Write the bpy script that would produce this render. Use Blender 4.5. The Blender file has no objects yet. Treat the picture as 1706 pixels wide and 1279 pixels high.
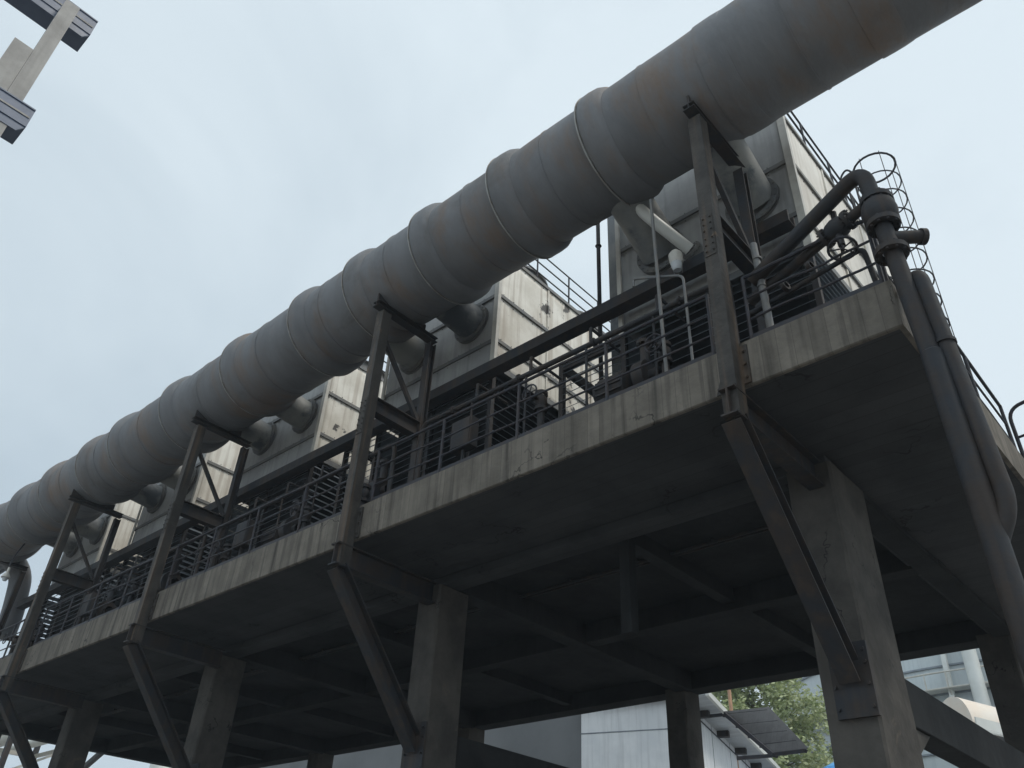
import bpy, math, random
from mathutils import Vector, Matrix, noise
random.seed(7)
S = bpy.context.scene
COL = S.collection

# ------------------------------------------------------------------ camera
cam_d = bpy.data.cameras.new("camera")
cam = bpy.data.objects.new("camera", cam_d)
COL.objects.link(cam)
cam_d.sensor_width = 36.0
cam_d.lens = 1377.04 / 1706.0 * 36.0
cam_d.clip_start = 0.05
cam_d.clip_end = 6000.0
RX = Vector((0.74457, 0.66606, 0.04454)).normalized()
DN = Vector((-0.35716, 0.45385, -0.81636)).normalized()
FW = Vector((-0.56396, 0.59193, 0.57582)).normalized()
m = Matrix.Identity(4)
for r in range(3):
    m[r][0] = RX[r]; m[r][1] = -DN[r]; m[r][2] = -FW[r]
m[0][3], m[1][3], m[2][3] = 0.0, 0.0, 1.6
cam.matrix_world = m
S.camera = cam

# ------------------------------------------------------------------ light and exposure
S.view_settings.view_transform = 'Standard'
S.view_settings.look = 'None'
S.view_settings.exposure = 0.0
S.view_settings.gamma = 1.0
SUN_AZ = Vector((0.90, 0.30, 0)).normalized()
SUN_EL = math.radians(56)
sun_dir = Vector((SUN_AZ.x * math.cos(SUN_EL), SUN_AZ.y * math.cos(SUN_EL), math.sin(SUN_EL)))
sd = bpy.data.lights.new("sun", 'SUN')
sd.energy = 2.0
sd.angle = math.radians(18)
sd.color = (1.0, 0.95, 0.86)
sun = bpy.data.objects.new("sun", sd)
COL.objects.link(sun)
sun.rotation_euler = sun_dir.to_track_quat('Z', 'Y').to_euler()
sun.location = (0, 0, 60)

W = bpy.data.worlds.new("World")
S.world = W
W.use_nodes = True
nt = W.node_tree
nt.nodes.clear()
out = nt.nodes.new('ShaderNodeOutputWorld')
bg = nt.nodes.new('ShaderNodeBackground')
sky = nt.nodes.new('ShaderNodeTexSky')
sky.sky_type = 'NISHITA'
sky.sun_disc = False
sky.sun_elevation = SUN_EL
sky.sun_rotation = math.atan2(SUN_AZ.x, SUN_AZ.y)
sky.dust_density = 3.0
tc = nt.nodes.new('ShaderNodeTexCoord')
# thick cloud cover: soft noise, brighter around the hidden sun
mp = nt.nodes.new('ShaderNodeMapping')
mp.inputs['Scale'].default_value = (1.0, 1.0, 1.7)
nz = nt.nodes.new('ShaderNodeTexNoise')
nz.inputs['Scale'].default_value = 1.6
nz.inputs['Detail'].default_value = 5.0
nz.inputs['Roughness'].default_value = 0.58
nz.inputs['Distortion'].default_value = 0.5
nt.links.new(tc.outputs['Generated'], mp.inputs['Vector'])
nt.links.new(mp.outputs['Vector'], nz.inputs['Vector'])
dot = nt.nodes.new('ShaderNodeVectorMath'); dot.operation = 'DOT_PRODUCT'
nt.links.new(tc.outputs['Generated'], dot.inputs[0])
dot.inputs[1].default_value = sun_dir
mr = nt.nodes.new('ShaderNodeMapRange')
mr.inputs['From Min'].default_value = -0.3
mr.inputs['From Max'].default_value = 0.75
mr.inputs['To Min'].default_value = 0.0
mr.inputs['To Max'].default_value = 0.85
nt.links.new(dot.outputs['Value'], mr.inputs['Value'])
ad = nt.nodes.new('ShaderNodeMath'); ad.operation = 'MULTIPLY_ADD'
ad.inputs[1].default_value = 1.5
nt.links.new(nz.outputs['Fac'], ad.inputs[0])
nt.links.new(mr.outputs['Result'], ad.inputs[2])
sb = nt.nodes.new('ShaderNodeMath'); sb.operation = 'SUBTRACT'
nt.links.new(ad.outputs['Value'], sb.inputs[0]); sb.inputs[1].default_value = 0.52
cr = nt.nodes.new('ShaderNodeValToRGB')
cr.color_ramp.elements[0].position = 0.0
cr.color_ramp.elements[0].color = (5.0, 6.1, 7.0, 1)
cr.color_ramp.elements[1].position = 1.0
cr.color_ramp.elements[1].color = (8.1, 9.2, 9.9, 1)
nt.links.new(sb.outputs['Value'], cr.inputs['Fac'])
# added fill: unseen sky behind the viewer brightened to light the front faces
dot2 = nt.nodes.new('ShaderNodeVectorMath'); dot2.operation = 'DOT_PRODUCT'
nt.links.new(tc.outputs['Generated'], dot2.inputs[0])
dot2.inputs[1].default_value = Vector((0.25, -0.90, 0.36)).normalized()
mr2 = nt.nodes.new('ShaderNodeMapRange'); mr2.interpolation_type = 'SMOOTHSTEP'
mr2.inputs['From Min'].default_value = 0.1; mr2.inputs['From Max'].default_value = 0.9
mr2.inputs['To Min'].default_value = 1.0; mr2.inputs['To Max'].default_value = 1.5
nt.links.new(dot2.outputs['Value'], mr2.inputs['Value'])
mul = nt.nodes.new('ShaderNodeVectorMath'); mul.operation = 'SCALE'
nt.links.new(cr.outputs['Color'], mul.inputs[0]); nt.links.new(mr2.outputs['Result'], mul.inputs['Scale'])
mx = nt.nodes.new('ShaderNodeMix'); mx.data_type = 'RGBA'
mx.inputs['Factor'].default_value = 0.93
nt.links.new(sky.outputs['Color'], mx.inputs['A'])
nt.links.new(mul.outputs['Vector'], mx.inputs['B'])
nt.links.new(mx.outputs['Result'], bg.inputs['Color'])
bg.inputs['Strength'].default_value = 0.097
nt.links.new(bg.outputs['Background'], out.inputs['Surface'])

# ------------------------------------------------------------------ materials
MATS = {}
def mat(name, base, rough=0.7, metal=0.0, second=None, scale=3.0, amount=0.5, streak=0.0, streak_col=None,
        patch=None, patch_scale=0.8, patch_lo=0.6, patch_hi=0.66, bump=0.1, bump_scale=None, planks=None, spec=0.5,
        stretch=(1, 1, 1), rings=None, patch2=None, patch2_lo=0.6, patch2_hi=0.7, patch2_scale=2.0, offset=(0, 0, 0), cracks=0.0):
    M = bpy.data.materials.new(name); M.use_nodes = True
    n = M.node_tree; bs = n.nodes['Principled BSDF']
    bs.inputs['Roughness'].default_value = rough
    bs.inputs['Metallic'].default_value = metal
    bs.inputs['Specular IOR Level'].default_value = spec
    t = n.nodes.new('ShaderNodeTexCoord')
    mpn = n.nodes.new('ShaderNodeMapping')
    mpn.inputs['Scale'].default_value = stretch
    mpn.inputs['Location'].default_value = offset
    oi = n.nodes.new('ShaderNodeObjectInfo')
    wadd = n.nodes.new('ShaderNodeVectorMath'); wadd.operation = 'ADD'
    n.links.new(t.outputs['Object'], wadd.inputs[0]); n.links.new(oi.outputs['Location'], wadd.inputs[1])
    WV = wadd.outputs['Vector']
    n.links.new(WV, mpn.inputs['Vector'])
    a = n.nodes.new('ShaderNodeTexNoise'); a.inputs['Scale'].default_value = scale
    a.inputs['Detail'].default_value = 8; a.inputs['Roughness'].default_value = 0.62
    n.links.new(mpn.outputs['Vector'], a.inputs['Vector'])
    def ramp(src, lo, hi):
        r = n.nodes.new('ShaderNodeMapRange'); r.interpolation_type = 'SMOOTHSTEP'
        r.inputs['From Min'].default_value = lo; r.inputs['From Max'].default_value = hi
        n.links.new(src, r.inputs['Value']); return r.outputs['Result']
    def mixc(fac, A, B, k=1.0):
        x = n.nodes.new('ShaderNodeMix'); x.data_type = 'RGBA'
        if k != 1.0:
            q = n.nodes.new('ShaderNodeMath'); q.operation = 'MULTIPLY'
            n.links.new(fac, q.inputs[0]); q.inputs[1].default_value = k; fac = q.outputs['Value']
        n.links.new(fac, x.inputs['Factor'])
        if isinstance(A, tuple): x.inputs['A'].default_value = (*A, 1)
        else: n.links.new(A, x.inputs['A'])
        if isinstance(B, tuple): x.inputs['B'].default_value = (*B, 1)
        else: n.links.new(B, x.inputs['B'])
        return x.outputs['Result']
    second = second or tuple(c * 0.6 for c in base)
    c = mixc(ramp(a.outputs['Fac'], 0.35, 0.68), base, second, amount)
    if streak:
        m2 = n.nodes.new('ShaderNodeMapping'); m2.inputs['Scale'].default_value = (7, 7, 0.35)
        n.links.new(WV, m2.inputs['Vector'])
        b = n.nodes.new('ShaderNodeTexNoise'); b.inputs['Scale'].default_value = 1.0
        b.inputs['Detail'].default_value = 6
        n.links.new(m2.outputs['Vector'], b.inputs['Vector'])
        c = mixc(ramp(b.outputs['Fac'], 0.45, 0.72), c, streak_col or tuple(x * 0.45 for x in base), streak)
    if patch:
        p = n.nodes.new('ShaderNodeTexNoise'); p.inputs['Scale'].default_value = patch_scale
        p.inputs['Detail'].default_value = 9; p.inputs['Roughness'].default_value = 0.65
        n.links.new(mpn.outputs['Vector'], p.inputs['Vector'])
        c = mixc(ramp(p.outputs['Fac'], patch_lo, patch_hi), c, patch)
    if patch2:
        p = n.nodes.new('ShaderNodeTexNoise'); p.inputs['Scale'].default_value = patch2_scale
        p.inputs['Detail'].default_value = 9; p.inputs['Roughness'].default_value = 0.7
        p.inputs['Distortion'].default_value = 0.6
        n.links.new(WV, p.inputs['Vector'])
        c = mixc(ramp(p.outputs['Fac'], patch2_lo, patch2_hi), c, patch2)
    if cracks:
        k1 = n.nodes.new('ShaderNodeTexNoise'); k1.inputs['Scale'].default_value = cracks
        k1.inputs['Detail'].default_value = 5; k1.inputs['Roughness'].default_value = 0.55
        n.links.new(WV, k1.inputs['Vector'])
        k2 = n.nodes.new('ShaderNodeMath'); k2.operation = 'SUBTRACT'; k2.inputs[1].default_value = 0.5
        n.links.new(k1.outputs['Fac'], k2.inputs[0])
        k3 = n.nodes.new('ShaderNodeMath'); k3.operation = 'ABSOLUTE'; n.links.new(k2.outputs[0], k3.inputs[0])
        k4 = n.nodes.new('ShaderNodeTexNoise'); k4.inputs['Scale'].default_value = 0.9; n.links.new(WV, k4.inputs['Vector'])
        k5 = n.nodes.new('ShaderNodeMath'); k5.operation = 'MULTIPLY'
        n.links.new(ramp(k3.outputs[0], 0.006, 0.001), k5.inputs[0]); n.links.new(ramp(k4.outputs['Fac'], 0.5, 0.6), k5.inputs[1])
        c = mixc(k5.outputs[0], c, (0.012, 0.012, 0.012), 0.85)
    if planks:
        axis, width = planks       # board marks left by the formwork, or fine cladding seams
        sx = n.nodes.new('ShaderNodeSeparateXYZ'); n.links.new(WV, sx.inputs['Vector'])
        q = n.nodes.new('ShaderNodeMath'); q.operation = 'DIVIDE'
        n.links.new(sx.outputs['XYZ'.index(axis)], q.inputs[0]); q.inputs[1].default_value = width
        fl = n.nodes.new('ShaderNodeMath'); fl.operation = 'FLOOR'; n.links.new(q.outputs[0], fl.inputs[0])
        wn = n.nodes.new('ShaderNodeTexWhiteNoise'); wn.noise_dimensions = '1D'
        n.links.new(fl.outputs[0], wn.inputs['W'])
        c = mixc(wn.outputs['Value'], c, tuple(x * 0.55 for x in base), 0.5)
        fr = n.nodes.new('ShaderNodeMath'); fr.operation = 'FRACT'; n.links.new(q.outputs[0], fr.inputs[0])
        ed = ramp(fr.outputs[0], 0.06, 0.0)
        c = mixc(ed, c, tuple(x * 0.3 for x in base), 0.7)
    n.links.new(c, bs.inputs['Base Color'])
    rr = n.nodes.new('ShaderNodeMapRange')
    rr.inputs['To Min'].default_value = max(0.05, rough - 0.12); rr.inputs['To Max'].default_value = min(1, rough + 0.15)
    n.links.new(a.outputs['Fac'], rr.inputs['Value']); n.links.new(rr.outputs['Result'], bs.inputs['Roughness'])
    if bump:
        bz = n.nodes.new('ShaderNodeTexNoise'); bz.inputs['Scale'].default_value = bump_scale or scale * 4
        bz.inputs['Detail'].default_value = 6
        n.links.new(mpn.outputs['Vector'], bz.inputs['Vector'])
        hs = bz.outputs['Fac']
        bp = n.nodes.new('ShaderNodeBump'); bp.inputs['Strength'].default_value = bump
        bp.inputs['Distance'].default_value = 0.05
        n.links.new(hs, bp.inputs['Height']); n.links.new(bp.outputs['Normal'], bs.inputs['Normal'])
    MATS[name] = M
    return M

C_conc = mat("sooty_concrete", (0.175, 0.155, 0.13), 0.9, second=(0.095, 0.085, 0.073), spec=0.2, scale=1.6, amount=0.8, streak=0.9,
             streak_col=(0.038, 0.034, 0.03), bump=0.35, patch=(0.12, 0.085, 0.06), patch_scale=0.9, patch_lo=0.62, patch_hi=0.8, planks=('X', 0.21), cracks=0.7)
C_soff = mat("shaded_soffit_concrete", (0.055, 0.056, 0.058), 0.92, second=(0.034, 0.036, 0.038), spec=0.15, scale=0.9, amount=0.9, bump=0.2,
             patch=(0.08, 0.072, 0.062), patch_scale=0.5, patch_lo=0.6, patch_hi=0.8, planks=('Y', 0.28), cracks=0.5)  # underside shade put into the colour, darker than the fascia concrete
C_inner = mat("shade_black_beam", (0.03, 0.031, 0.032), 0.95, second=(0.018, 0.019, 0.02), spec=0.1, scale=0.9, amount=0.9, bump=0.25, patch=(0.045, 0.042, 0.038), patch_scale=0.7, patch_lo=0.6, patch_hi=0.8, streak=0.3)  # shade of the deck interior put into the colour, near black
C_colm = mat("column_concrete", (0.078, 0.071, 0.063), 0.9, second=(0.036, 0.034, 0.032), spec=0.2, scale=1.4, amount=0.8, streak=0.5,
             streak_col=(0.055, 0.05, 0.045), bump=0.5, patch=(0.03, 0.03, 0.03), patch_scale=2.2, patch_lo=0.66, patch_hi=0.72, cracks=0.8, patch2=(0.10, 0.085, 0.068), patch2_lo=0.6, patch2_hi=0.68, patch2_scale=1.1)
C_steel = mat("old_steel_paint", (0.023, 0.026, 0.031), 0.6, second=(0.042, 0.031, 0.024), spec=0.2, scale=2.5, amount=0.7, streak=0.5,
              streak_col=(0.065, 0.045, 0.032), bump=0.15)
C_col_st = mat("weathered_column_steel", (0.052, 0.047, 0.042), 0.65, second=(0.024, 0.023, 0.022), spec=0.2, scale=2.0, amount=0.8, streak=0.8,
               streak_col=(0.11, 0.075, 0.05), bump=0.3, patch=(0.13, 0.09, 0.06), patch_scale=1.6, patch_lo=0.62, patch_hi=0.70)
C_rail = mat("dark_rail_paint", (0.028, 0.031, 0.04), 0.5, second=(0.055, 0.038, 0.03), spec=0.2, scale=8, amount=0.5, bump=0.05)
C_pipe = mat("duct_cladding", (0.155, 0.158, 0.165), 0.65, metal=0.0, second=(0.12, 0.122, 0.128), spec=0.3, scale=0.55, amount=0.7, stretch=(2.5, 1, 1),
             patch=(0.17, 0.125, 0.095), patch_scale=0.4, patch_lo=0.46, patch_hi=0.72, bump=0.45, bump_scale=3.0, planks=None, patch2=(0.11, 0.105, 0.10), patch2_lo=0.52, patch2_hi=0.75, patch2_scale=0.7)
C_rim = mat('collar_lit_edge', (0.30, 0.30, 0.285), 0.5, second=(0.17, 0.14, 0.12), scale=2.5, amount=0.8, bump=0.1, spec=0.3)  # paler than the duct: the lit collar edge put into the colour
C_branch = mat("branch_duct_paint", (0.22, 0.22, 0.205), 0.5, second=(0.12, 0.13, 0.14), spec=0.3, scale=1.3, amount=0.9,
               patch=(0.07, 0.08, 0.09), patch_scale=0.9, patch_lo=0.5, patch_hi=0.62, bump=0.2)
C_panel = mat("cream_casing_panel", (0.74, 0.70, 0.63), 0.45, second=(0.55, 0.51, 0.45), spec=0.35, scale=1.1, amount=0.7, streak=0.45,
              streak_col=(0.38, 0.32, 0.25), bump=0.12, bump_scale=1.2, patch=(0.16, 0.12, 0.10), patch_scale=0.8,
              patch_lo=0.655, patch_hi=0.672)
C_panel2 = mat("peeling_casing_panel", (0.74, 0.71, 0.64), 0.5, second=(0.53, 0.49, 0.42), spec=0.35, scale=1.1, amount=0.8, streak=0.6,
               streak_col=(0.33, 0.27, 0.21), bump=0.15, bump_scale=1.2, patch=(0.07, 0.065, 0.06), patch_scale=0.9,
               patch_lo=0.60, patch_hi=0.625)
C_front = mat("shaded_casing", (0.33, 0.33, 0.32), 0.5, second=(0.22, 0.22, 0.22), scale=0.9, amount=0.8, streak=0.5,
              streak_col=(0.14, 0.14, 0.14), bump=0.08, bump_scale=1.0)  # grey copy of the cream casing, shade of the unlit faces painted in
C_trim = mat("belt_steel", (0.10, 0.105, 0.11), 0.55, second=(0.18, 0.16, 0.13), scale=3, amount=0.6, bump=0.05)
C_edge = mat("pale_corner_angle", (0.50, 0.48, 0.43), 0.45, second=(0.36, 0.33, 0.29), scale=4, amount=0.6, bump=0.05)
C_louv = mat("louvre_steel", (0.20, 0.225, 0.25), 0.45, second=(0.12, 0.135, 0.155), scale=2, amount=0.7, bump=0.05)
C_dark = mat("tower_fill", (0.012, 0.013, 0.015), 0.9, scale=3)
C_lamp = mat("lamp_glass", (0.45, 0.47, 0.48), 0.15, scale=4, bump=0)
C_wall = mat("white_render", (0.78, 0.79, 0.80), 0.7, second=(0.62, 0.64, 0.66), scale=0.6, amount=0.8, streak=0.4,
             streak_col=(0.45, 0.46, 0.47), bump=0.03)
C_wall2 = mat("grey_render", (0.17, 0.175, 0.18), 0.8, second=(0.12, 0.125, 0.13), scale=0.4, amount=0.6, bump=0.03)
C_roof = mat("sheet_roof", (0.42, 0.45, 0.48), 0.4, second=(0.33, 0.35, 0.38), scale=2, amount=0.5, bump=0.03, planks=('Y', 0.3))
C_aw = mat("awning_sheet", (0.10, 0.095, 0.095), 0.5, second=(0.06, 0.055, 0.055), scale=3, amount=0.6, planks=('X', 0.22), bump=0.1)
C_clad = mat("tank_cladding", (0.50, 0.54, 0.55), 0.45, second=(0.38, 0.42, 0.43), scale=0.35, amount=0.7, streak=0.35,
             streak_col=(0.33, 0.37, 0.40), bump=0.06)
C_pale = mat("pale_pipe", (0.62, 0.63, 0.60), 0.45, second=(0.5, 0.5, 0.47), scale=1, amount=0.6, bump=0.03)
C_hood = mat("conveyor_hood", (0.62, 0.53, 0.44), 0.55, second=(0.66, 0.64, 0.60), scale=0.7, amount=0.8, bump=0.05,
             patch=(0.34, 0.25, 0.18), patch_scale=0.5, patch_lo=0.6, patch_hi=0.75)
C_rust = mat("rusty_pole", (0.42, 0.24, 0.14), 0.7, second=(0.28, 0.16, 0.10), scale=3, amount=0.7)
C_blue = mat("blue_tank_paint", (0.10, 0.36, 0.72), 0.35, scale=1, amount=0.3, bump=0)
C_mastw = mat("mast_concrete", (0.30, 0.29, 0.275), 0.7, second=(0.19, 0.18, 0.17), scale=1.5, amount=0.7, bump=0.1,
              patch=(0.08, 0.08, 0.09), patch_scale=2.6, patch_lo=0.68, patch_hi=0.70, streak=0.3)
C_mastb = mat("mast_blue_plate", (0.07, 0.095, 0.15), 0.45, second=(0.05, 0.07, 0.115), scale=2, amount=0.6, bump=0.05)
C_bark = mat("bark", (0.14, 0.11, 0.08), 0.9, scale=5, bump=0.6)
C_ground = mat("yard_ground", (0.24, 0.235, 0.225), 0.95, second=(0.17, 0.165, 0.155), scale=0.25, amount=0.8, bump=0.2,
               patch=(0.30, 0.29, 0.27), patch_scale=0.08, patch_lo=0.5, patch_hi=0.7)
def leaf_mat(name, base, sec):
    M = bpy.data.materials.new(name); M.use_nodes = True
    n = M.node_tree; bs = n.nodes['Principled BSDF']; bs.inputs['Roughness'].default_value = 0.5
    g = n.nodes.new('ShaderNodeNewGeometry')
    x = n.nodes.new('ShaderNodeMix'); x.data_type = 'RGBA'
    x.inputs['A'].default_value = (*base, 1); x.inputs['B'].default_value = (*sec, 1)
    n.links.new(g.outputs['Random Per Island'], x.inputs['Factor'])
    n.links.new(x.outputs['Result'], bs.inputs['Base Color'])
    tr = n.nodes.new('ShaderNodeBsdfTranslucent'); n.links.new(x.outputs['Result'], tr.inputs['Color'])
    ms = n.nodes.new('ShaderNodeMixShader'); ms.inputs[0].default_value = 0.35
    o = n.nodes['Material Output']
    n.links.new(bs.outputs[0], ms.inputs[1]); n.links.new(tr.outputs[0], ms.inputs[2]); n.links.new(ms.outputs[0], o.inputs['Surface'])
    return M
C_leaf = leaf_mat("leaves", (0.19, 0.24, 0.08), (0.60, 0.64, 0.40))

# ------------------------------------------------------------------ mesh helpers
ORG = {}
class MB:
    """collects shapes in world coordinates; build() links them as ONE mesh object"""
    def __init__(self): self.v = []; self.f = []; self.sm = []
    def quadbox(self, P, smooth=False):
        b = len(self.v); self.v += [Vector(p) for p in P]
        for q in ((0, 3, 2, 1), (4, 5, 6, 7), (0, 1, 5, 4), (1, 2, 6, 5), (2, 3, 7, 6), (3, 0, 4, 7)):
            self.f.append([b + i for i in q]); self.sm.append(smooth)
        return self
    def box(self, x0, x1, y0, y1, z0, z1):
        return self.quadbox([(x0, y0, z0), (x1, y0, z0), (x1, y1, z0), (x0, y1, z0), (x0, y0, z1), (x1, y0, z1), (x1, y1, z1), (x0, y1, z1)])
    def bar(self, a, b, w, h, up=(0, 0, 1)):
        a = Vector(a); b = Vector(b); d = (b - a).normalized(); up = Vector(up)
        if abs(d.dot(up)) > 0.98: up = Vector((0, 1, 0))
        s = d.cross(up).normalized() * w / 2; u = s.cross(d).normalized() * h / 2
        return self.quadbox([a - s - u, a + s - u, a + s + u, a - s + u, b - s - u, b + s - u, b + s + u, b - s + u])
    def hbeam(self, a, b, w, h, t=0.02, up=(0, 0, 1)):
        """H / I section: two flanges (perpendicular to 'up') joined by a web"""
        a = Vector(a); b = Vector(b); d = (b - a).normalized(); up = Vector(up)
        if abs(d.dot(up)) > 0.98: up = Vector((0, 1, 0))
        s = d.cross(up).normalized(); u = s.cross(d).normalized()
        for k in (-1, 1):
            o = u * k * (h / 2 - t / 2)
            self.bar(a + o, b + o, w, t, up=u)
        self.bar(a, b, t, h - 2 * t, up=u)
        return self
    def tube(self, pts, r, n=10, caps=True, closed=False, smooth=True):
        pts = [Vector(p) for p in pts]
        rr = r if isinstance(r, (list, tuple)) else [r] * len(pts)
        b = len(self.v); prev = None; N = len(pts)
        for i, p in enumerate(pts):
            if closed: d = pts[(i + 1) % N] - pts[i - 1]
            elif i == 0: d = pts[1] - p
            elif i == N - 1: d = p - pts[i - 1]
            else: d = (pts[i + 1] - p).normalized() + (p - pts[i - 1]).normalized()
            if d.length < 1e-9: d = pts[min(i + 1, N - 1)] - pts[max(i - 2, 0)]
            d.normalize()
            if prev is None:
                x = Vector((0, 0, 1)) if abs(d.z) < 0.9 else Vector((1, 0, 0))
                e1 = d.cross(x).normalized()
            else:
                e1 = (prev - d * prev.dot(d)).normalized()
            e2 = d.cross(e1); prev = e1
            for k in range(n):
                a = 2 * math.pi * k / n
                self.v.append(p + (e1 * math.cos(a) + e2 * math.sin(a)) * rr[i])
        M = N if closed else N - 1
        for i in range(M):
            j = (i + 1) % N
            for k in range(n):
                k2 = (k + 1) % n
                self.f.append([b + i * n + k, b + i * n + k2, b + j * n + k2, b + j * n + k]); self.sm.append(smooth)
        if caps and not closed:
            self.f.append([b + k for k in range(n)][::-1]); self.sm.append(False)
            self.f.append([b + (N - 1) * n + k for k in range(n)]); self.sm.append(False)
        return self
    def bend(self, pts, r, rad, n=10, seg=6):
        """pipe run with rounded elbows of radius rad"""
        P = [Vector(p) for p in pts]; o = [P[0]]
        for i in range(1, len(P) - 1):
            a = (P[i - 1] - P[i]); c = (P[i + 1] - P[i]); q = min(rad, a.length * .49, c.length * .49)
            s = P[i] + a.normalized() * q; e = P[i] + c.normalized() * q
            for k in range(seg + 1):
                t = k / seg
                o.append(s * (1 - t) ** 2 + P[i] * 2 * t * (1 - t) + e * t * t)
        o.append(P[-1])
        return self.tube(o, r, n)
    def ring(self, c, axis, R, r, n=28, m=6):
        c = Vector(c); ax = Vector(axis).normalized()
        e1 = ax.cross(Vector((0, 0, 1)) if abs(ax.z) < .9 else Vector((1, 0, 0))).normalized(); e2 = ax.cross(e1)
        return self.tube([c + (e1 * math.cos(2 * math.pi * k / n) + e2 * math.sin(2 * math.pi * k / n)) * R for k in range(n)], r, m, closed=True)
    def lathe(self, c, axis, prof, n=32, smooth=True):
        """prof: list of (distance along axis, radius)"""
        c = Vector(c); ax = Vector(axis).normalized()
        e1 = ax.cross(Vector((0, 0, 1)) if abs(ax.z) < .9 else Vector((1, 0, 0))).normalized(); e2 = ax.cross(e1)
        b = len(self.v)
        for t, R in prof:
            for k in range(n):
                a = 2 * math.pi * k / n
                self.v.append(c + ax * t + (e1 * math.cos(a) + e2 * math.sin(a)) * R)
        for i in range(len(prof) - 1):
            for k in range(n):
                k2 = (k + 1) % n
                self.f.append([b + i * n + k, b + i * n + k2, b + (i + 1) * n + k2, b + (i + 1) * n + k]); self.sm.append(smooth)
        return self
    def prism(self, poly, y0, y1, axis='y'):
        """extrude polygon (list of 2D points) along an axis; 'y' takes (x,z), 'x' takes (y,z), 'z' takes (x,y)"""
        b = len(self.v); n = len(poly)
        for y in (y0, y1):
            for p in poly:
                self.v.append(Vector((p[0], y, p[1])) if axis == 'y' else Vector((y, p[0], p[1])) if axis == 'x' else Vector((p[0], p[1], y)))
        self.f.append([b + i for i in range(n)]); self.f.append([b + n + i for i in range(n)][::-1]); self.sm += [False, False]
        for i in range(n):
            j = (i + 1) % n
            self.f.append([b + i, b + n + i, b + n + j, b + j]); self.sm.append(False)
        return self
    def build(self, name, material, parent=None, origin=None, bevel=0.0):
        if parent is not None: og = ORG[parent.name]
        else: og = Vector(origin) if origin is not None else Vector((0, 0, 0))
        me = bpy.data.meshes.new(name)
        me.from_pydata([tuple(p - og) for p in self.v], [], self.f)
        me.polygons.foreach_set('use_smooth', self.sm)
        me.materials.append(material); me.update()
        import bmesh
        bm = bmesh.new(); bm.from_mesh(me); bmesh.ops.recalc_face_normals(bm, faces=bm.faces); bm.to_mesh(me); bm.free()
        me.set_sharp_from_angle(angle=math.radians(38))
        o = bpy.data.objects.new(name, me); COL.objects.link(o)
        if parent is not None: o.parent = parent
        else: o.location = og
        if bevel:
            md = o.modifiers.new('edge', 'BEVEL'); md.width = bevel; md.segments = 2; md.limit_method = 'ANGLE'
        ORG[o.name] = og
        return o
def thing(name, label, cat, loc, group=None, kind=None):
    o = bpy.data.objects.new(name, None); COL.objects.link(o); o.location = loc
    o.empty_display_size = 0.3
    o['label'] = label; o['category'] = cat
    if group: o['group'] = group
    if kind: o['kind'] = kind
    ORG[o.name] = Vector(loc)
    return o
def tag(o, label=None, cat=None, group=None, kind=None):
    if label: o['label'] = label
    if cat: o['category'] = cat
    if group: o['group'] = group
    if kind: o['kind'] = kind
    return o

# ------------------------------------------------------------------ ground
g = MB(); N = 40; ext = 400.0
b0 = 0
for j in range(N + 1):
    for i in range(N + 1):
        x = (i / N - .5) * 2; y = (j / N - .5) * 2
        g.v.append(Vector((x * abs(x) * ext, y * abs(y) * ext, 0)))
for j in range(N):
    for i in range(N):
        g.f.append([j * (N + 1) + i, j * (N + 1) + i + 1, (j + 1) * (N + 1) + i + 1, (j + 1) * (N + 1) + i]); g.sm.append(False)
tag(g.build('ground', C_ground), kind='structure')

# ------------------------------------------------------------------ concrete platform
Y0 = 8.0; ZB = 7.6; ZT = 8.27
XR = -1.7; XL = -34.5
CX = [-3.82, -11.38, -19.0, -26.5, -34.1]
plat = thing('concrete_platform', 'long sooty concrete platform on two rows of square columns carrying the cooling towers', 'platform', (-20, 14, 0))
fa = MB().prism([(8.0, ZT), (8.0, ZB + .015), (8.015, ZB), (8.06, ZB), (8.06, ZT)], XL, XR, 'x')
fa.build('fascia', C_conc, plat)
MB().box(XR - .06, XR + .001, 8.062, 20.1, ZB + .002, ZT).build('end_fascia', C_conc, plat)
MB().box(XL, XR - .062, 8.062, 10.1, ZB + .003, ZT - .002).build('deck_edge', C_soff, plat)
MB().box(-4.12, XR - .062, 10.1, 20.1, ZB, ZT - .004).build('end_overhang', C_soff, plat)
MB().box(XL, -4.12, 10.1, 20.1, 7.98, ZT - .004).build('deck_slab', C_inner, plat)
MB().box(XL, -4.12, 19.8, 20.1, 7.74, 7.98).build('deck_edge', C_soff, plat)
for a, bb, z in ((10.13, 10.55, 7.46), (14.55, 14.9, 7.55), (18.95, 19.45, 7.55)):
    MB().box(XL + .1, -3.6, a, bb, z, 7.978 if a > 10.2 else 7.975).build('longitudinal_beam', C_soff if a < 10.2 else C_inner, plat, bevel=0.015)
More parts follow.
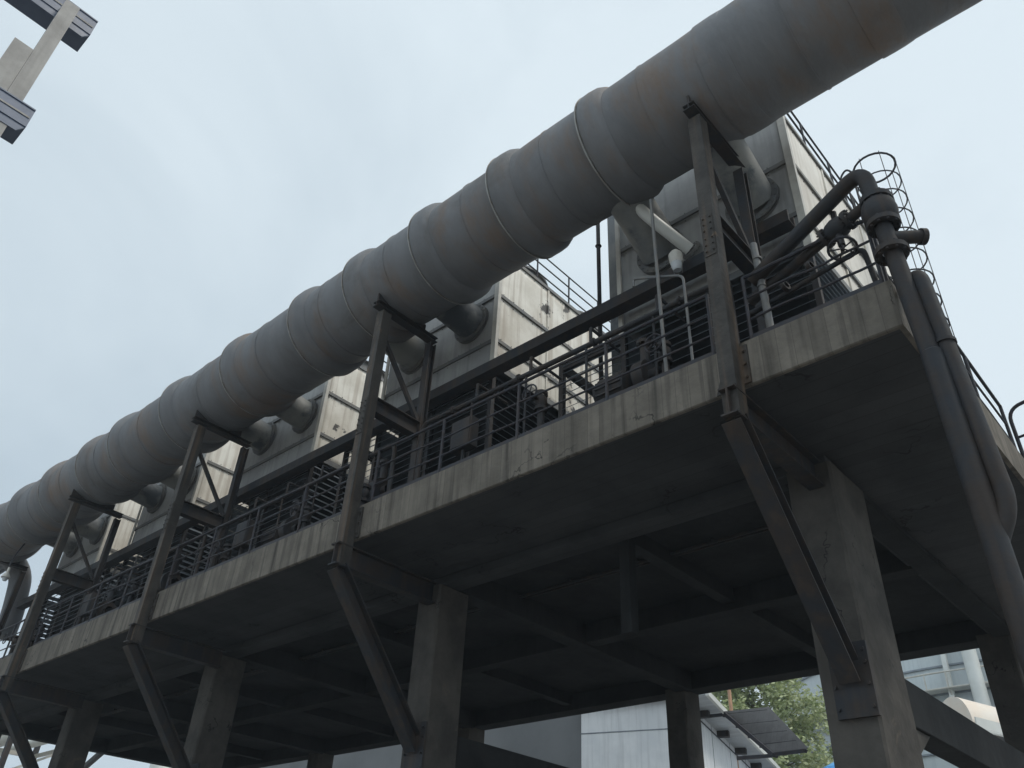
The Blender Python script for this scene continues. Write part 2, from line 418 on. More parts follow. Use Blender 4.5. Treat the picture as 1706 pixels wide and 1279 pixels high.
for i, x in enumerate(CX):
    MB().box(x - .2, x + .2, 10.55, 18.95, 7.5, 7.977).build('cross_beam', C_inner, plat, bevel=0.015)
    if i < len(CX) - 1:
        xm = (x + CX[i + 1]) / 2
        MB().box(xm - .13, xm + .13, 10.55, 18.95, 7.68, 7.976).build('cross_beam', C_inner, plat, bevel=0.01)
    for y0, y1, z1 in ((10.0, 11.12 if i == 0 else 10.75, 7.42), (18.8, 19.5, 7.6)):
        x = CX[i] - (.22 if y0 > 15 else 0)
        c = MB(); hw = .31 if i == 0 else .28
        # worn square column: subdivided so that the arrises wander a little
        H = 24; prof = []
        for k in range(H + 1):
            z = z1 * k / H
            w = 0.012 * noise.noise(Vector((x, y0, z * 1.3))); w2 = 0.012 * noise.noise(Vector((x + 9, y0, z * 1.1)))
            chip = max(0, noise.noise(Vector((x * 3.1, y0, z * 2.1))) - .25) * 0.12
            prof.append((z, w, w2, chip))
        bse = len(c.v)
        for z, w, w2, chip in prof:
            c.v += [Vector((x - hw + w, y0 + w2, z)), Vector((x + hw - chip - .03, y0 + w2, z)), Vector((x + hw + w, y0 + chip + .03, z)),
                    Vector((x + hw + w, y1 + w2, z)), Vector((x - hw + w, y1 + w2, z))]
        for k in range(H):
            for q in range(5):
                q2 = (q + 1) % 5
                c.f.append([bse + k * 5 + q, bse + k * 5 + q2, bse + (k + 1) * 5 + q2, bse + (k + 1) * 5 + q]); c.sm.append(False)
        c.f.append([bse + q for q in range(5)]); c.sm.append(False); c.f.append([bse + H * 5 + q for q in range(5)]); c.sm.append(False)
        c.build('column', C_colm, plat)
    x = CX[i]
    MB().box(x - .19, x + .19, 11.121 if i == 0 else 10.751, 18.79, 4.30, 4.9).build('tie_beam', C_inner, plat, bevel=0.015)
    # corbel under the tie beam
    y1 = 11.121 if i == 0 else 10.751
    MB().prism([(y1, 4.295), (y1 + 1, 4.295), (y1, 3.7)], x - .15, x + .15, 'x').build('corbel', C_colm, plat)

# drain stub hanging behind the front beam
dp = MB().box(-7.45, -7.25, 10.62, 10.82, 5.95, 7.977)
tag(dp.build('hanger_post', C_inner, origin=(-7.35, 10.72, 5.95), bevel=.01), 'dark square hanger post dropping below the platform behind its front beam', 'post')
cd = MB().bend([(-34, 12.3, 7.9), (-4.4, 12.3, 7.9)], .03, .1, 8)
cd.tube([(-34, 12.42, 7.9), (-4.4, 12.42, 7.9)], .02, 8)
for k in range(18): cd.box(-5 - k * 1.6 - .02, -5 - k * 1.6 + .02, 12.25, 12.47, 7.93, 7.976)
tag(cd.build('soffit_conduit', C_steel, origin=(-20, 12.3, 7.9)), 'thin twin conduit clipped up under the platform slab', 'conduit')

# ------------------------------------------------------------------ main overhead duct
PY, PZ, PR = 8.3, 13.93, 1.0
bands = [-1.1, -3.35, -5.63, -7.78, -9.98, -12.13, -14.15, -17.05, -20.1, -23.1, -25.2, -27.9, -30.4, -33.0, -35.6, -38.2, -41, -44, -47, -50, -53, -56]
bh = {-1.1: .02, -3.35: .02}
duct = thing('overhead_duct', 'huge ribbed sheet-metal duct running overhead along the front of the platform', 'duct', (-20, PY, 0))
xs = sorted(bands + [6.5, -58])
# one shell, subdivided finely along its length so it can carry dents
sh = MB(); prof = []
x = -58.0
while x < 6.5:
    prof.append((x, PR)); x += 0.3
prof.append((6.5, PR))
sh.lathe((0, PY, PZ), (1, 0, 0), prof, 64)
for v in sh.v:
    d = Vector((0, v.y - PY, v.z - PZ)); k = 0.010 * noise.noise(Vector((v.x * .8, v.y * 1.2, v.z * 1.2))) + 0.006 * noise.noise(v * 3.0)
    v += d.normalized() * k
sh.build('duct_shell', C_pipe, duct)
for bx in bands:
    h = bh.get(bx, .115)
    r = MB(); r.lathe((bx, PY, PZ), (1, 0, 0), [(-.04, PR - .01), (-.03, PR + h * .9), (0.02, PR + h), (.16, PR + h * 1.0), (.30, PR + h * .86), (.40, PR + h * .45), (.44, PR + .006), (.45, PR - .01)], 64)
    for v in r.v:
        d = Vector((0, v.y - PY, v.z - PZ)); v += d.normalized() * 0.012 * noise.noise(v * 1.4)
    co = r.build('duct_collar', C_pipe, duct)
    if h > .05:
        rm = MB(); rm.lathe((bx, PY, PZ), (1, 0, 0), [(-.075, PR - .005), (-.075, PR + h * .98), (-.045, PR + h * 1.06), (-.042, PR - .005)], 64)
        rm.build('collar_lit_rim', C_rim, co)  # thin pale strip added as the collar's lit crescent
bs_ = sorted(bands)
for a_, b_2 in zip(bs_, bs_[1:] + [6.0]):
    xm = (a_ + b_2) / 2 + random.uniform(-.15, .25)
    sm = MB(); sm.lathe((xm, PY, PZ), (1, 0, 0), [(-.015, PR - .006), (-.012, PR + .012), (.012, PR + .012), (.015, PR - .006)], 64, smooth=False)
    sm.build('plate_seam', C_pipe, duct)
# drooping end branch far left
b_ = MB(); b_.bend([(-33.6, 8.5, 13.4), (-33.9, 9.4, 12.9), (-34.2, 9.7, 11.5), (-34.2, 9.7, 10.6)], .38, .5, 20)
b_.build('down_branch', C_pipe, duct)

# ------------------------------------------------------------------ steel frames carrying the duct
FX = [-3.75, -11.32, -18.6, -25.85, -33.2]
flab = ['nearest steel duct support, a tall brown-streaked column bolted to the platform edge',
        'second steel duct support from the right, column in front of the peeling cream tower',
        'third steel duct support from the right, beside the tower with paired ducts',
        'fourth steel duct support from the right, bluish column with a flat cap under the duct',
        'farthest steel duct support, at the left end of the picture']
for i, x in enumerate(FX):
    t = thing('duct_support', flab[i], 'support frame', (x, 7.8, 7.0), 'steel frames carrying the duct')
    x += .02; c = MB(); w = .105
    c.box(x - w, x + w, 7.74, 7.765, 7.05, 12.72); c.box(x - w, x + w, 7.94, 7.965, 7.05, 12.72)
    c.box(x - .01, x + .01, 7.765, 7.94, 7.05, 12.72)
    c.box(x + w - .02, x + w - .001, 7.765, 7.94, 7.06, 12.71)
    c.box(x - w + .001, x - w + .02, 7.765, 7.94, 7.06, 12.71)
    c.build('column', C_col_st, t)
    # base plate and gusset on the fascia
    q = MB().box(x - .2, x + .2, 7.967, 7.997, 7.62, 8.2)
    for dx in (-.16, .16):
        for z in (7.7, 7.9, 8.1): q.tube([(x + dx, 7.93, z), (x + dx, 7.97, z)], .02, 6)
    q.prism([(x - .106, 7.5), (x - .22, 7.5), (x - .106, 7.85)], 7.84, 7.86, 'y')
    q.build('fixing_plate', C_col_st, t)
    MB().hbeam((x, 7.66, 7.26), (x, 10.0, 7.26), .22, .40, .025).build('bracket_beam', C_steel, t)
    n_ = MB(); n_.hbeam((x, 7.78, 7.05), (x, 9.96, 4.55), .25, .26, .025, up=(0, 1, 1)); n_.build('brace', C_steel, t)
    f = MB().box(x - .24, x + .24, 9.94, 9.99, 4.1, 4.95)
    for dz_ in (4.2, 4.45, 4.7, 4.85):
        for dx in (-.2, .2): f.tube([(x + dx, 9.95, dz_), (x + dx, 9.90, dz_)], .022, 6)
    f.build('brace_plate', C_steel, t)
    f = MB().box(x - .085, x + .085, 7.728, 7.739, 9.7, 10.5)
    for zz in (9.78, 9.9, 10.02, 10.18, 10.3, 10.42):
        for dx in (-.055, .055): f.tube([(x + dx, 7.735, zz), (x + dx, 7.705, zz)], .014, 6)
    f.build('splice_plate', C_col_st, t)
    MB().hbeam((x, 7.6, 12.855), (x, 9.3, 12.855), .2, .12, .015).build('cap_beam', C_steel, t)
    sd_ = MB()
    sd_.prism([(7.62, 12.92), (8.98, 12.92), (8.98, 13.14), (8.75, 13.03), (8.5, 12.95), (8.3, 12.93), (8.1, 12.95), (7.85, 13.03), (7.62, 13.14)], x - .02, x + .02, 'x')
    sd_.build('saddle', C_steel, t)
    r_ = MB(); r_.hbeam((x, 9.2, 8.275), (x, 9.2, 12.72), .17, .17, .02, up=(0, 1, 0)); r_.build('rear_post', C_steel, t)
    MB().hbeam((x, 7.96, 10.45), (x, 9.11, 10.45), .2, .34, .02).build('cross_strut', C_steel, t)
    MB().bar((x, 7.96, 12.1), (x, 9.09, 10.68), .08, .08).build('diagonal_brace', C_steel, t)

# ------------------------------------------------------------------ cooling towers
def panel_wall(x0, x1, y, z0, z1, side=False):
    """sheet wall with slight dishing between stiffeners; side=True builds it on plane x0 along y"""
    m_ = MB(); return m_
def cooling_tower(xr, xl, dz, ext, label, pan, near=False, n_duct=2):
    yf, yb = 10.0, 15.2
    zt = 15.4 + dz; zl = 12.07 + dz; b1 = 12.75 + dz; b2 = 14.05 + dz; z0 = 8.9
    t = thing('cooling_tower', label, 'cooling tower', ((xr + xl) / 2, 12.6, ZT), 'row of box cooling towers on the platform')
    # upper casing: four walls with shallow dents
    def wall(name, P0, U, V, nu, nv, nrm, m, amp=.018):
        w = MB(); P0 = Vector(P0); U = Vector(U); V = Vector(V); nrm = Vector(nrm)
        for j in range(nv + 1):
            for i in range(nu + 1):
                p = P0 + U * (i / nu) + V * (j / nv)
                e = min(i, nu - i, 2) / 2 * min(j, nv - j, 2) / 2
                w.v.append(p + nrm * amp * e * noise.noise(p * 1.7 + Vector((3, 1, 7))))
        for j in range(nv):
            for i in range(nu):
                a = j * (nu + 1) + i
                w.f.append([a, a + 1, a + nu + 2, a + nu + 1]); w.sm.append(True)
        # thickness behind
        o = w.build(name, m, t)
        md = o.modifiers.new('sheet', 'SOLIDIFY'); md.thickness = .03; md.offset = -1 if False else 0
        return o
    wall('front_wall', (xl, yf, zl), (xr - xl, 0, 0), (0, 0, zt - zl), 20, 16, (0, -1, 0), C_front)
    wall('side_wall', (xr, yf, zl), (0, yb - yf, 0), (0, 0, zt - zl), 24, 16, (1, 0, 0), pan)
    wall('side_wall', (xl, yb, zl), (0, yf - yb, 0), (0, 0, zt - zl), 12, 8, (-1, 0, 0), C_front)
    wall('rear_wall', (xr, yb, zl), (xl - xr, 0, 0), (0, 0, zt - zl), 8, 8, (0, 1, 0), C_front)
    MB().box(xl + .02, xr - .02, yf + .02, yb - .02, zt - .06, zt).build('roof', C_front, t)
    for z in (zl, b1, b2, zt):
        e = MB(); h = .045 if z not in (zl,) else .07
        e.box(xl - .05, xr + .05, yf - .055, yf - .017, z - h, z + h)
        e.box(xr + .017, xr + .055, yf - .016, yb + .05, z - h, z + h)
        e.box(xl - .055, xl - .017, yf - .016, yb + .05, z - h, z + h)
        e.build('belt', C_trim, t)
    e = MB(); e.box(xr - .03, xr + .06, yf - .10, yf - .057, zl - .2, zt); e.box(xr + .058, xr + .10, yf - .10, yf - .01, zl - .2, zt)
    e.build('corner_angle', C_edge, t)
    e = MB(); e.box(xl - .04, xl + .05, yf - .10, yf - .057, zl - .2, zt); e.build('corner_angle', C_edge, t)
    # vertical stiffeners on the side wall + bolts
    for y in (11.7, 13.4): MB().box(xr + .017, xr + .045, y - .025, y + .025, zl + .08, zt - .05).build('stiffener', pan, t)
    bl = MB()
    for z in (zl + .12, b1 + .1, b1 - .1, b2 + .1, b2 - .1, zt - .1):
        y = yf + .15
        while y < yb - .1:
            bl.box(xr + .012, xr + .03, y - .009, y + .009, z - .009, z + .009); y += .34
        xx = xl + .15
        while xx < xr - .1:
            bl.box(xx - .009, xx + .009, yf - .026, yf - .012, z - .009, z + .009); xx += .34
    bl.build('bolt_rows', C_trim, t)
    # louvred base
    zb = z0
    fr = MB()
    lx = xl - ext
    for p in ((xr, yf), (xl, yf), (xr, yb), (xl, yb), (lx, yf), (lx, yb), (xr, 12.6), (xl, 12.6), ((xr + xl) / 2, yf)):
        MB().box(p[0] - .05, p[0] + .05, p[1] - .05, p[1] + .05, ZT, zl - .075).build('frame_post', C_steel, t)
    fr.box(lx, xl - .05, yf - .045, yf + .045, zl - .3, zl - .1); fr.box(lx - .045, lx + .045, yf + .05, yb - .05, zl - .3, zl - .1)
    fr.build('base_frame', C_steel, t)
    def slats(name, x0, x1, y0, y1, along, lean):
        s = MB(); z = zb + .1
        while z < zl - .12:
            if along == 'x': s.quadbox([(x0, y0 - .07, z - .05), (x1, y0 - .07, z - .05), (x1, y0 - .06, z - .055), (x0, y0 - .06, z - .055), (x0, y0 + .05, z + .05), (x1, y0 + .05, z + .05), (x1, y0 + .06, z + .045), (x0, y0 + .06, z + .045)])
            else: s.quadbox([(x0 + lean * .07, y0, z - .05), (x0 + lean * .07, y1, z - .05), (x0 + lean * .06, y1, z - .055), (x0 + lean * .06, y0, z - .055), (x0 - lean * .05, y0, z + .05), (x0 - lean * .05, y1, z + .05), (x0 - lean * .06, y1, z + .045), (x0 - lean * .06, y0, z + .045)])
            z += .165
        s.build(name, C_louv, t)
    slats('front_louvre', xl + .05, xr - .05, yf, yf, 'x', 1)
    slats('side_louvre', xr, xr, yf + .05, yb - .05, 'y', 1)
    slats('side_louvre', xl, xl, yf + .05, yb - .05, 'y', -1)
    if ext > .3: slats('front_louvre', lx + .05, xl - .05, yf, yf, 'x', 1)
    MB().box(xl + .28, xr - .28, yf + .35, yb - .3, zb + .02, zl - .02).build('fill_pack', C_dark, t)
    pl = MB(); pl.box(xl - .1, xr + .1, yf - .1, yb + .1, ZT, zb); pl.build('plinth', C_colm, t, bevel=.02)
    # fan stacks on the roof
    for cy in (11.5, 13.8):
        f_ = MB(); f_.lathe(((xr + xl) / 2 + (xr - xl) * .18, cy, zt), (0, 0, 1), [(0, 1.02), (.08, 1.0), (.09, .98), (.45, .98), (.46, 1.04), (.52, 1.04), (.53, .95), (0.0, .95)], 40)
        f_.build('fan_stack', C_trim, t)
    # roof railing
    rl = MB()
    def run(a, bq, n):
        a = Vector(a); bq = Vector(bq)
        for k in range(n + 1):
            p = a.lerp(bq, k / n); rl.tube([p, p + Vector((0, 0, 1.08))], .022, 6)
        for h in (.38, .73, 1.08): rl.tube([a + Vector((0, 0, h)), bq + Vector((0, 0, h))], .02, 6)
    run((xr - .05, yf + .1, zt), (xr - .05, yb - .1, zt), 4)
    run((xl + .05, yb - .1, zt), (xr - .05, yb - .1, zt), 3)
    rl.build('roof_railing', C_rail, t)
    # inlet branches from the overhead duct, flanged on the front wall
    for k in range(n_duct):
        dx = xr - .75 - 1.9 * k; R = .40; ze = 13.55 + (dz * 1.1)
        a = Vector((dx, PY + .2, PZ - .25 + (.0 if dz > -.5 else -.15))); bq = Vector((dx, yf - .02, ze))
        d = MB(); ax = (bq - a); L = ax.length
        pr = [(L * q / 6, R) for q in range(7)]
        d.lathe(a, ax, pr, 32)
        br = d.build('inlet_branch', C_branch, t)
        fl = MB(); axn = ax.normalized(); fl.lathe((dx, yf - .02, ze), (0, -1, 0), [(0, R + .1), (.04, R + .1), (.04, R + .02), (.07, R + .1), (.10, R + .1), (.10, R - .02)], 32)
        for q in range(20):
            an = 2 * math.pi * q / 20
            p = Vector((dx + math.cos(an) * (R + .06), yf - .14, ze + math.sin(an) * (R + .06)))
            fl.tube([p, p + Vector((0, .05, 0))], .016, 6)
        fo = fl.build('flange', C_trim, br)
    return t
T = [
    (-3.15, -6.75, -.75, 1.45, 'nearest cream cooling tower, with the caged ladder up its sunlit side', C_panel),
    (-10.1, -13.75, 0, 1.2, 'second cooling tower from the right, black paint peeling off its cream side', C_panel2),
    (-16.4, -20.05, 0, 1.2, 'middle cooling tower, two pale flanged branches entering its shaded front', C_panel2),
    (-22.5, -26.15, 0, 1.2, 'fourth cooling tower from the right, with a brown stain high on its cream side', C_panel2),
    (-28.5, -32.2, 0, 1.2, 'leftmost cooling tower, beside the hanging yard lamp', C_panel2),
]
for i, (xr, xl, dz, ext, lab, pan) in enumerate(T):
    cooling_tower(xr, xl, dz, ext, lab, pan)

# header cable tray along the tower fronts
tr_ = MB()
for a, bq in ((-33.5, -3.2),):
    tr_.box(a, bq, 9.52, 9.56, 11.50, 11.74); tr_.box(a, bq, 9.74, 9.78, 11.50, 11.74); tr_.box(a, bq, 9.56, 9.74, 11.50, 11.515)
    x = a + .5
    while x < bq:
        tr_.box(x - .03, x + .03, 9.60, 9.70, 8.27, 11.495) if int(x * 10) % 4 == 0 else None
        x += 2.4
tag(tr_.build('cable_tray', C_steel, origin=(-18, 9.6, 8.27)), 'long dark cable tray running level across the fronts of all the cooling towers', 'cable tray')

# ------------------------------------------------------------------ platform railings
def railing(a, bq, n, label, grp='dark tube railings round the platform', h=1.13, kick=True):
    a = Vector(a); bq = Vector(bq)
    t = thing('railing', label, 'railing', tuple(a.lerp(bq, .5)), grp)
    for k in range(n + 1):
        p = a.lerp(bq, k / n)
        MB().tube([p, p + Vector((0, 0, h))], .027, 8).build('post', C_rail, t)
    for hh in (.40, .76, h):
        r = .026 if hh == h else .017
        pts = [a.lerp(bq, q / 8) + Vector((0, random.uniform(-.012, .012), hh + random.uniform(-.014, .014))) for q in range(9)]
        MB().tube(pts, r, 8).build('rail', C_rail, t)
    if kick:
        d = (bq - a).normalized(); MB().bar(a + Vector((0, 0, .07)) - d * .02, bq + Vector((0, 0, .07)) + d * .02, .012, .14).build('kick_plate', C_rail, t)
railing((-3.5, 8.1, ZT), (-1.8, 8.1, ZT), 1, 'short front railing between the nearest steel column and the platform corner')
railing((-11.05, 8.1, ZT), (-4.05, 8.1, ZT), 4, 'front railing between the two nearest steel columns')
railing((-18.35, 8.1, ZT), (-11.6, 8.1, ZT), 4, 'front railing in front of the middle tower, second bay from the right')
railing((-25.6, 8.1, ZT), (-18.9, 8.1, ZT), 4, 'front railing in the third bay from the right, below the pale tower')
railing((-32.9, 8.1, ZT), (-26.1, 8.1, ZT), 4, 'front railing in the leftmost full bay, seen against small gaps of sky')
railing((-34.4, 8.1, ZT), (-33.4, 8.1, ZT), 1, 'front railing at the left end of the picture, dark against open sky')
railing((-1.8, 8.3, ZT), (-1.8, 13.4, ZT), 3, 'end railing on the right edge of the platform, climbing against the sky')

# stair head with hooped handrails at the right edge
st = thing('access_stair', 'dark steel stair head with curved handrails at the right edge of the picture', 'stairs', (-1.3, 14.4, ZT))
h_ = MB()
for yy in (13.6, 14.6):
    h_.bend([(-1.75, yy, ZT), (-1.75, yy, ZT + 1.15), (-.9, yy, ZT + 1.25), (1.6, yy, ZT - .6)], .03, .25, 8)
    h_.bend([(-1.75, yy, ZT + .6), (-.9, yy, ZT + .68), (1.6, yy, ZT - 1.15)], .022, .2, 8)
    h_.tube([(-.9, yy, ZT + 1.22), (-.9, yy, ZT - .1)], .028, 8)
h_.build('handrail', C_rail, st)
for yy in (13.6, 14.6):
    MB().bar((-1.69, yy, ZT - .1), (5.5, yy, ZT - 5.3), .04, .24).build('stringer', C_rail, st)
for k in range(18):
    x = -1.3 + k * .38; z = ZT - .25 - k * .275
    MB().box(x - .14, x + .14, 13.63, 14.57, z - .02, z + .02).build('tread', C_rail, st)

# ------------------------------------------------------------------ caged ladder on the near tower
cl = thing('caged_ladder', 'thin steel ladder with round safety hoops on the side of the nearest tower', 'ladder', (-2.9, 13.5, ZT))
lx, ly = -2.95, 13.5
MB().bend([(lx, ly - .22, ZT), (lx, ly - .22, 15.85), (lx - .1, ly - .22, 16.0), (lx - .25, ly - .22, 15.85), (lx - .25, ly - .22, 14.65)], .022, .12, 8).build('stile', C_rail, cl)
MB().bend([(lx, ly + .22, ZT), (lx, ly + .22, 15.85), (lx - .1, ly + .22, 16.0), (lx - .25, ly + .22, 15.85), (lx - .25, ly + .22, 14.65)], .022, .12, 8).build('stile', C_rail, cl)
z = ZT + .3
while z < 15.6:
    MB().tube([(lx, ly - .22, z), (lx, ly + .22, z)], .012, 6).build('rung', C_rail, cl); z += .3
def arc(z, n=20):
    return [(lx + .40 + .42 * math.cos(a), ly + .42 * math.sin(a), z) for a in [math.radians(-165 + 330 * k / n) for k in range(n + 1)]]
z = 10.9
while z < 16.1:
    pts = [(lx, ly - .22, z)] + arc(z) + [(lx, ly + .22, z)]
    MB().tube(pts, .016 if z < 15.8 else .024, 6).build('hoop', C_rail, cl); z += .55
for a in (-110, -55, 0, 55, 110):
    x = lx + .40 + .43 * math.cos(math.radians(a)); y = ly + .43 * math.sin(math.radians(a))
    MB().tube([(x, y, 10.9), (x, y, 15.9)], .009, 6).build('cage_strap', C_rail, cl)

# ------------------------------------------------------------------ pipework at the platform corner
def flange(m_, c, ax, r, w=.05):
    if r > .12:
        cv = Vector(c); av = Vector(ax).normalized()
        q1 = av.cross(Vector((0, 0, 1)) if abs(av.z) < .9 else Vector((1, 0, 0))).normalized(); q2 = av.cross(q1)
        for k in range(10):
            an = 2 * math.pi * k / 10; p = cv + (q1 * math.cos(an) + q2 * math.sin(an)) * r * .86
            m_.tube([p - av * (w + .025), p + av * (w + .025)], r * .09, 6)
    m_.lathe(c, ax, [(-w, r * .6), (-w, r), (w, r), (w, r * .6)], 20, smooth=False)
def handwheel(m_, c, ax, R):
    c = Vector(c); ax = Vector(ax).normalized(); m_.ring(c, ax, R, R * .1, 20, 6)
    e1 = ax.cross(Vector((0, 0, 1)) if abs(ax.z) < .9 else Vector((1, 0, 0))).normalized(); e2 = ax.cross(e1)
    for k in range(5):
        a = 2 * math.pi * k / 5; m_.tube([c, c + (e1 * math.cos(a) + e2 * math.sin(a)) * R], R * .06, 6)
    m_.tube([c - ax * R * .3, c + ax * R * .2], R * .16, 8)
A = thing('riser_pipe', 'thick dark riser pipe bending over at the platform corner, flanged, tallest of the two', 'pipe', (-1.52, 7.85, 0))
MB().bend([(-3.45, 8.3, 9.45), (-1.62, 7.85, 9.98), (-1.47, 7.85, 6.5), (-1.36, 7.85, 0)], .10, .28, 16, 8).build('pipe_run', C_steel, A)
f = MB()
for z in (9.35, 8.95, 8.5): flange(f, (-1.57, 7.85, z), (0, 0, 1), .19, .035)
f.lathe((-1.57, 7.85, 8.95), (0, 0, 1), [(0, .13), (.08, .19), (.2, .21), (.32, .19), (.4, .13)], 20)
f.build('valve_body', C_steel, A)
f = MB().tube([(-1.55, 7.85, 8.72), (-1.27, 8.12, 8.78)], .08, 14); flange(f, (-1.26, 8.13, 8.78), (1, 1, .1), .10, .03)
f.build('side_stub', C_steel, A)
f = MB(); f.lathe((-1.4, 7.85, 2.0), (-.016, 0, 1), [(0, .095), (.02, .115), (5.0, .115), (5.02, .095)], 20)
f.build('insulation', C_steel, A)
B = thing('bypass_pipe', 'shorter thick dark pipe looping down beside the riser at the platform corner', 'pipe', (-1.25, 7.9, 0))
MB().bend([(-1.62, 8.2, 8.16), (-1.38, 7.9, 8.12), (-1.26, 7.9, 5.2), (-1.45, 7.88, 4.85)], .09, .2, 16, 8).build('pipe_run', C_steel, B)
f = MB(); flange(f, (-1.34, 7.9, 7.1), (0.03, 0, 1), .11, .018); f.build('flange', C_steel, B)
# two valved cross pipes feeding the riser
V = thing('valved_pipe', 'horizontal dark pipe with a handwheel valve in front of the nearest tower', 'pipe', (-2.4, 8.4, 9))
MB().tube([(-3.6, 8.5, 9.3), (-1.60, 7.95, 9.52)], .07, 14).build('pipe_run', C_steel, V)
f = MB(); vc = Vector((-2.15, 8.1, 9.46)); axv = Vector((2.0, -.55, .22)).normalized()
flange(f, vc - axv * .18, axv, .14, .025); flange(f, vc + axv * .18, axv, .14, .025)
f.lathe(vc - axv * .16, axv, [(0, .08), (.06, .13), (.16, .15), (.26, .13), (.32, .08)], 18)
f.tube([vc, vc + Vector((.02, -.05, -.34))], .045, 10); f.tube([vc + Vector((0, 0, .1)), vc + Vector((0, 0, .3))], .04, 8)
f.build('valve_body', C_steel, V)
f = MB(); handwheel(f, vc + Vector((.02, -.06, -.40)), (0, -.25, -1), .17); f.build('handwheel', C_rail, V)
V2 = thing('drain_line', 'thinner dark pipe run under the valved pipe at the platform corner', 'pipe', (-2.4, 8.3, 8.9))
MB().bend([(-3.6, 8.4, 9.0), (-1.95, 8.25, 9.12), (-1.93, 8.45, 8.3)], .035, .1, 10).build('pipe_run', C_steel, V2)
f = MB(); flange(f, (-2.6, 8.16, 9.13), axv, .075, .03); flange(f, (-3.0, 8.25, 9.08), axv, .075, .03); f.build('flange', C_steel, V2)

# thin conduits and pipes in front of the near tower
c = MB().bend([(-4.93, 8.35, 8.3), (-4.95, 8.35, 9.6), (-4.98, 8.35, 12.2)], .028, .1, 8)
c.lathe((-4.93, 8.35, 8.3), (0, 0, 1), [(0, .06), (.1, .06), (.1, .03)], 10)
tag(c.build('vent_pipe', C_trim, origin=(-4.93, 8.35, ZT)), 'thin straight upright pipe behind the railing left of the nearest column', 'pipe')
c = MB().bend([(-5.44, 8.4, 10.55), (-5.44, 8.4, 10.72), (-4.55, 8.4, 10.28), (-4.53, 8.4, 8.3)], .022, .12, 8)
tag(c.build('bent_conduit', C_trim, origin=(-4.53, 8.4, ZT)), 'thin conduit bent into an L across the straight upright pipe', 'conduit')
c = MB().tube([(-3.3, 8.3, 8.3), (-3.35, 8.3, 10.1)], .05, 10)
for z in (8.8, 9.3, 9.8): flange(c, (-3.33, 8.3, z), (0, 0, 1), .062, .015)
tag(c.build('stub_riser', C_trim, origin=(-3.3, 8.3, ZT)), 'jointed upright pipe just right of the nearest steel column', 'pipe')
sp = MB().box(-7.25, -7.0, 10.3, 10.55, ZT, 15.2); sp.box(-7.3, -6.95, 10.25, 10.6, ZT, ZT + .05)
tag(sp.build('stand_post', C_branch, origin=(-7.1, 10.4, ZT)), 'grey box post standing between the two nearest towers', 'post')
sp = MB().tube([(-7.5, 10.3, ZT), (-7.5, 10.3, 15.0)], .045, 10); sp.ring((-7.5, 10.3, 14.2), (0, 0, 1), .05, .02)
tag(sp.build('stand_pipe', C_steel, origin=(-7.5, 10.3, ZT)), 'thin black pipe rising left of the grey box post', 'pipe')
# small pale feed pipe from duct to near tower and the flood lamp by its flange
fp = thing('feed_pipe', 'short pale flanged pipe slanting from the duct to the nearest tower', 'pipe', (-5.2, 9.4, 12))
MB().bend([(-5.75, 8.85, 13.22), (-5.5, 9.1, 12.75), (-5.15, 9.85, 12.3)], .11, .2, 14).build('pipe_run', C_pale, fp)
f = MB(); flange(f, (-5.13, 9.88, 12.28), (.3, .8, -.4), .2, .025); f.build('flange', C_trim, fp)
def flood(x, y, z, label):
    t = thing('flood_lamp', label, 'lamp', (x, y, z), 'work lamps')
    MB().tube([(x, y + .45, z + .25), (x, y + .1, z + .2)], .02, 8).build('arm', C_trim, t)
    MB().lathe((x, y, z), (0, -.15, 1), [(-.02, .10), (.03, .12), (.18, .12), (.24, .07), (.24, 0.0)], 18).build('housing', C_edge, t)
    l = MB(); l.lathe((x, y, z - .17), (0, -.15, 1), [(-.0, .0), (.0, .07), (.08, .095), (.15, .10)], 18); l.build('glass', C_lamp, t)
    w = MB()
    for k in range(6):
        a = k * math.pi / 3; w.tube([(x + .105 * math.cos(a), y + .105 * math.sin(a), z), (x + .075 * math.cos(a), y + .075 * math.sin(a) + .02, z - .19)], .006, 5)
    w.build('guard', C_trim, t)
flood(-5.13, 9.3, 11.55, 'caged bulkhead lamp below the slanting pale pipe')
# hanging yard lamp at the left end
yl = thing('yard_lamp', 'small lamp on a thin bent arm under the duct at far left', 'lamp', (-31, 8.3, 11.5))
MB().bend([(-31.0, 8.3, 12.95), (-30.9, 8.1, 12.3), (-30.5, 8.0, 11.75)], .025, .3, 8).build('arm', C_rail, yl)
MB().lathe((-30.45, 8.0, 11.45), (0, 0, 1), [(0, .14), (.06, .13), (.2, .05), (.36, .04), (.36, 0)], 16).build('shade', C_edge, yl)
MB().lathe((-30.45, 8.0, 11.33), (0, 0, 1), [(0, 0), (.02, .06), (.12, .10)], 12).build('bulb', C_lamp, yl)

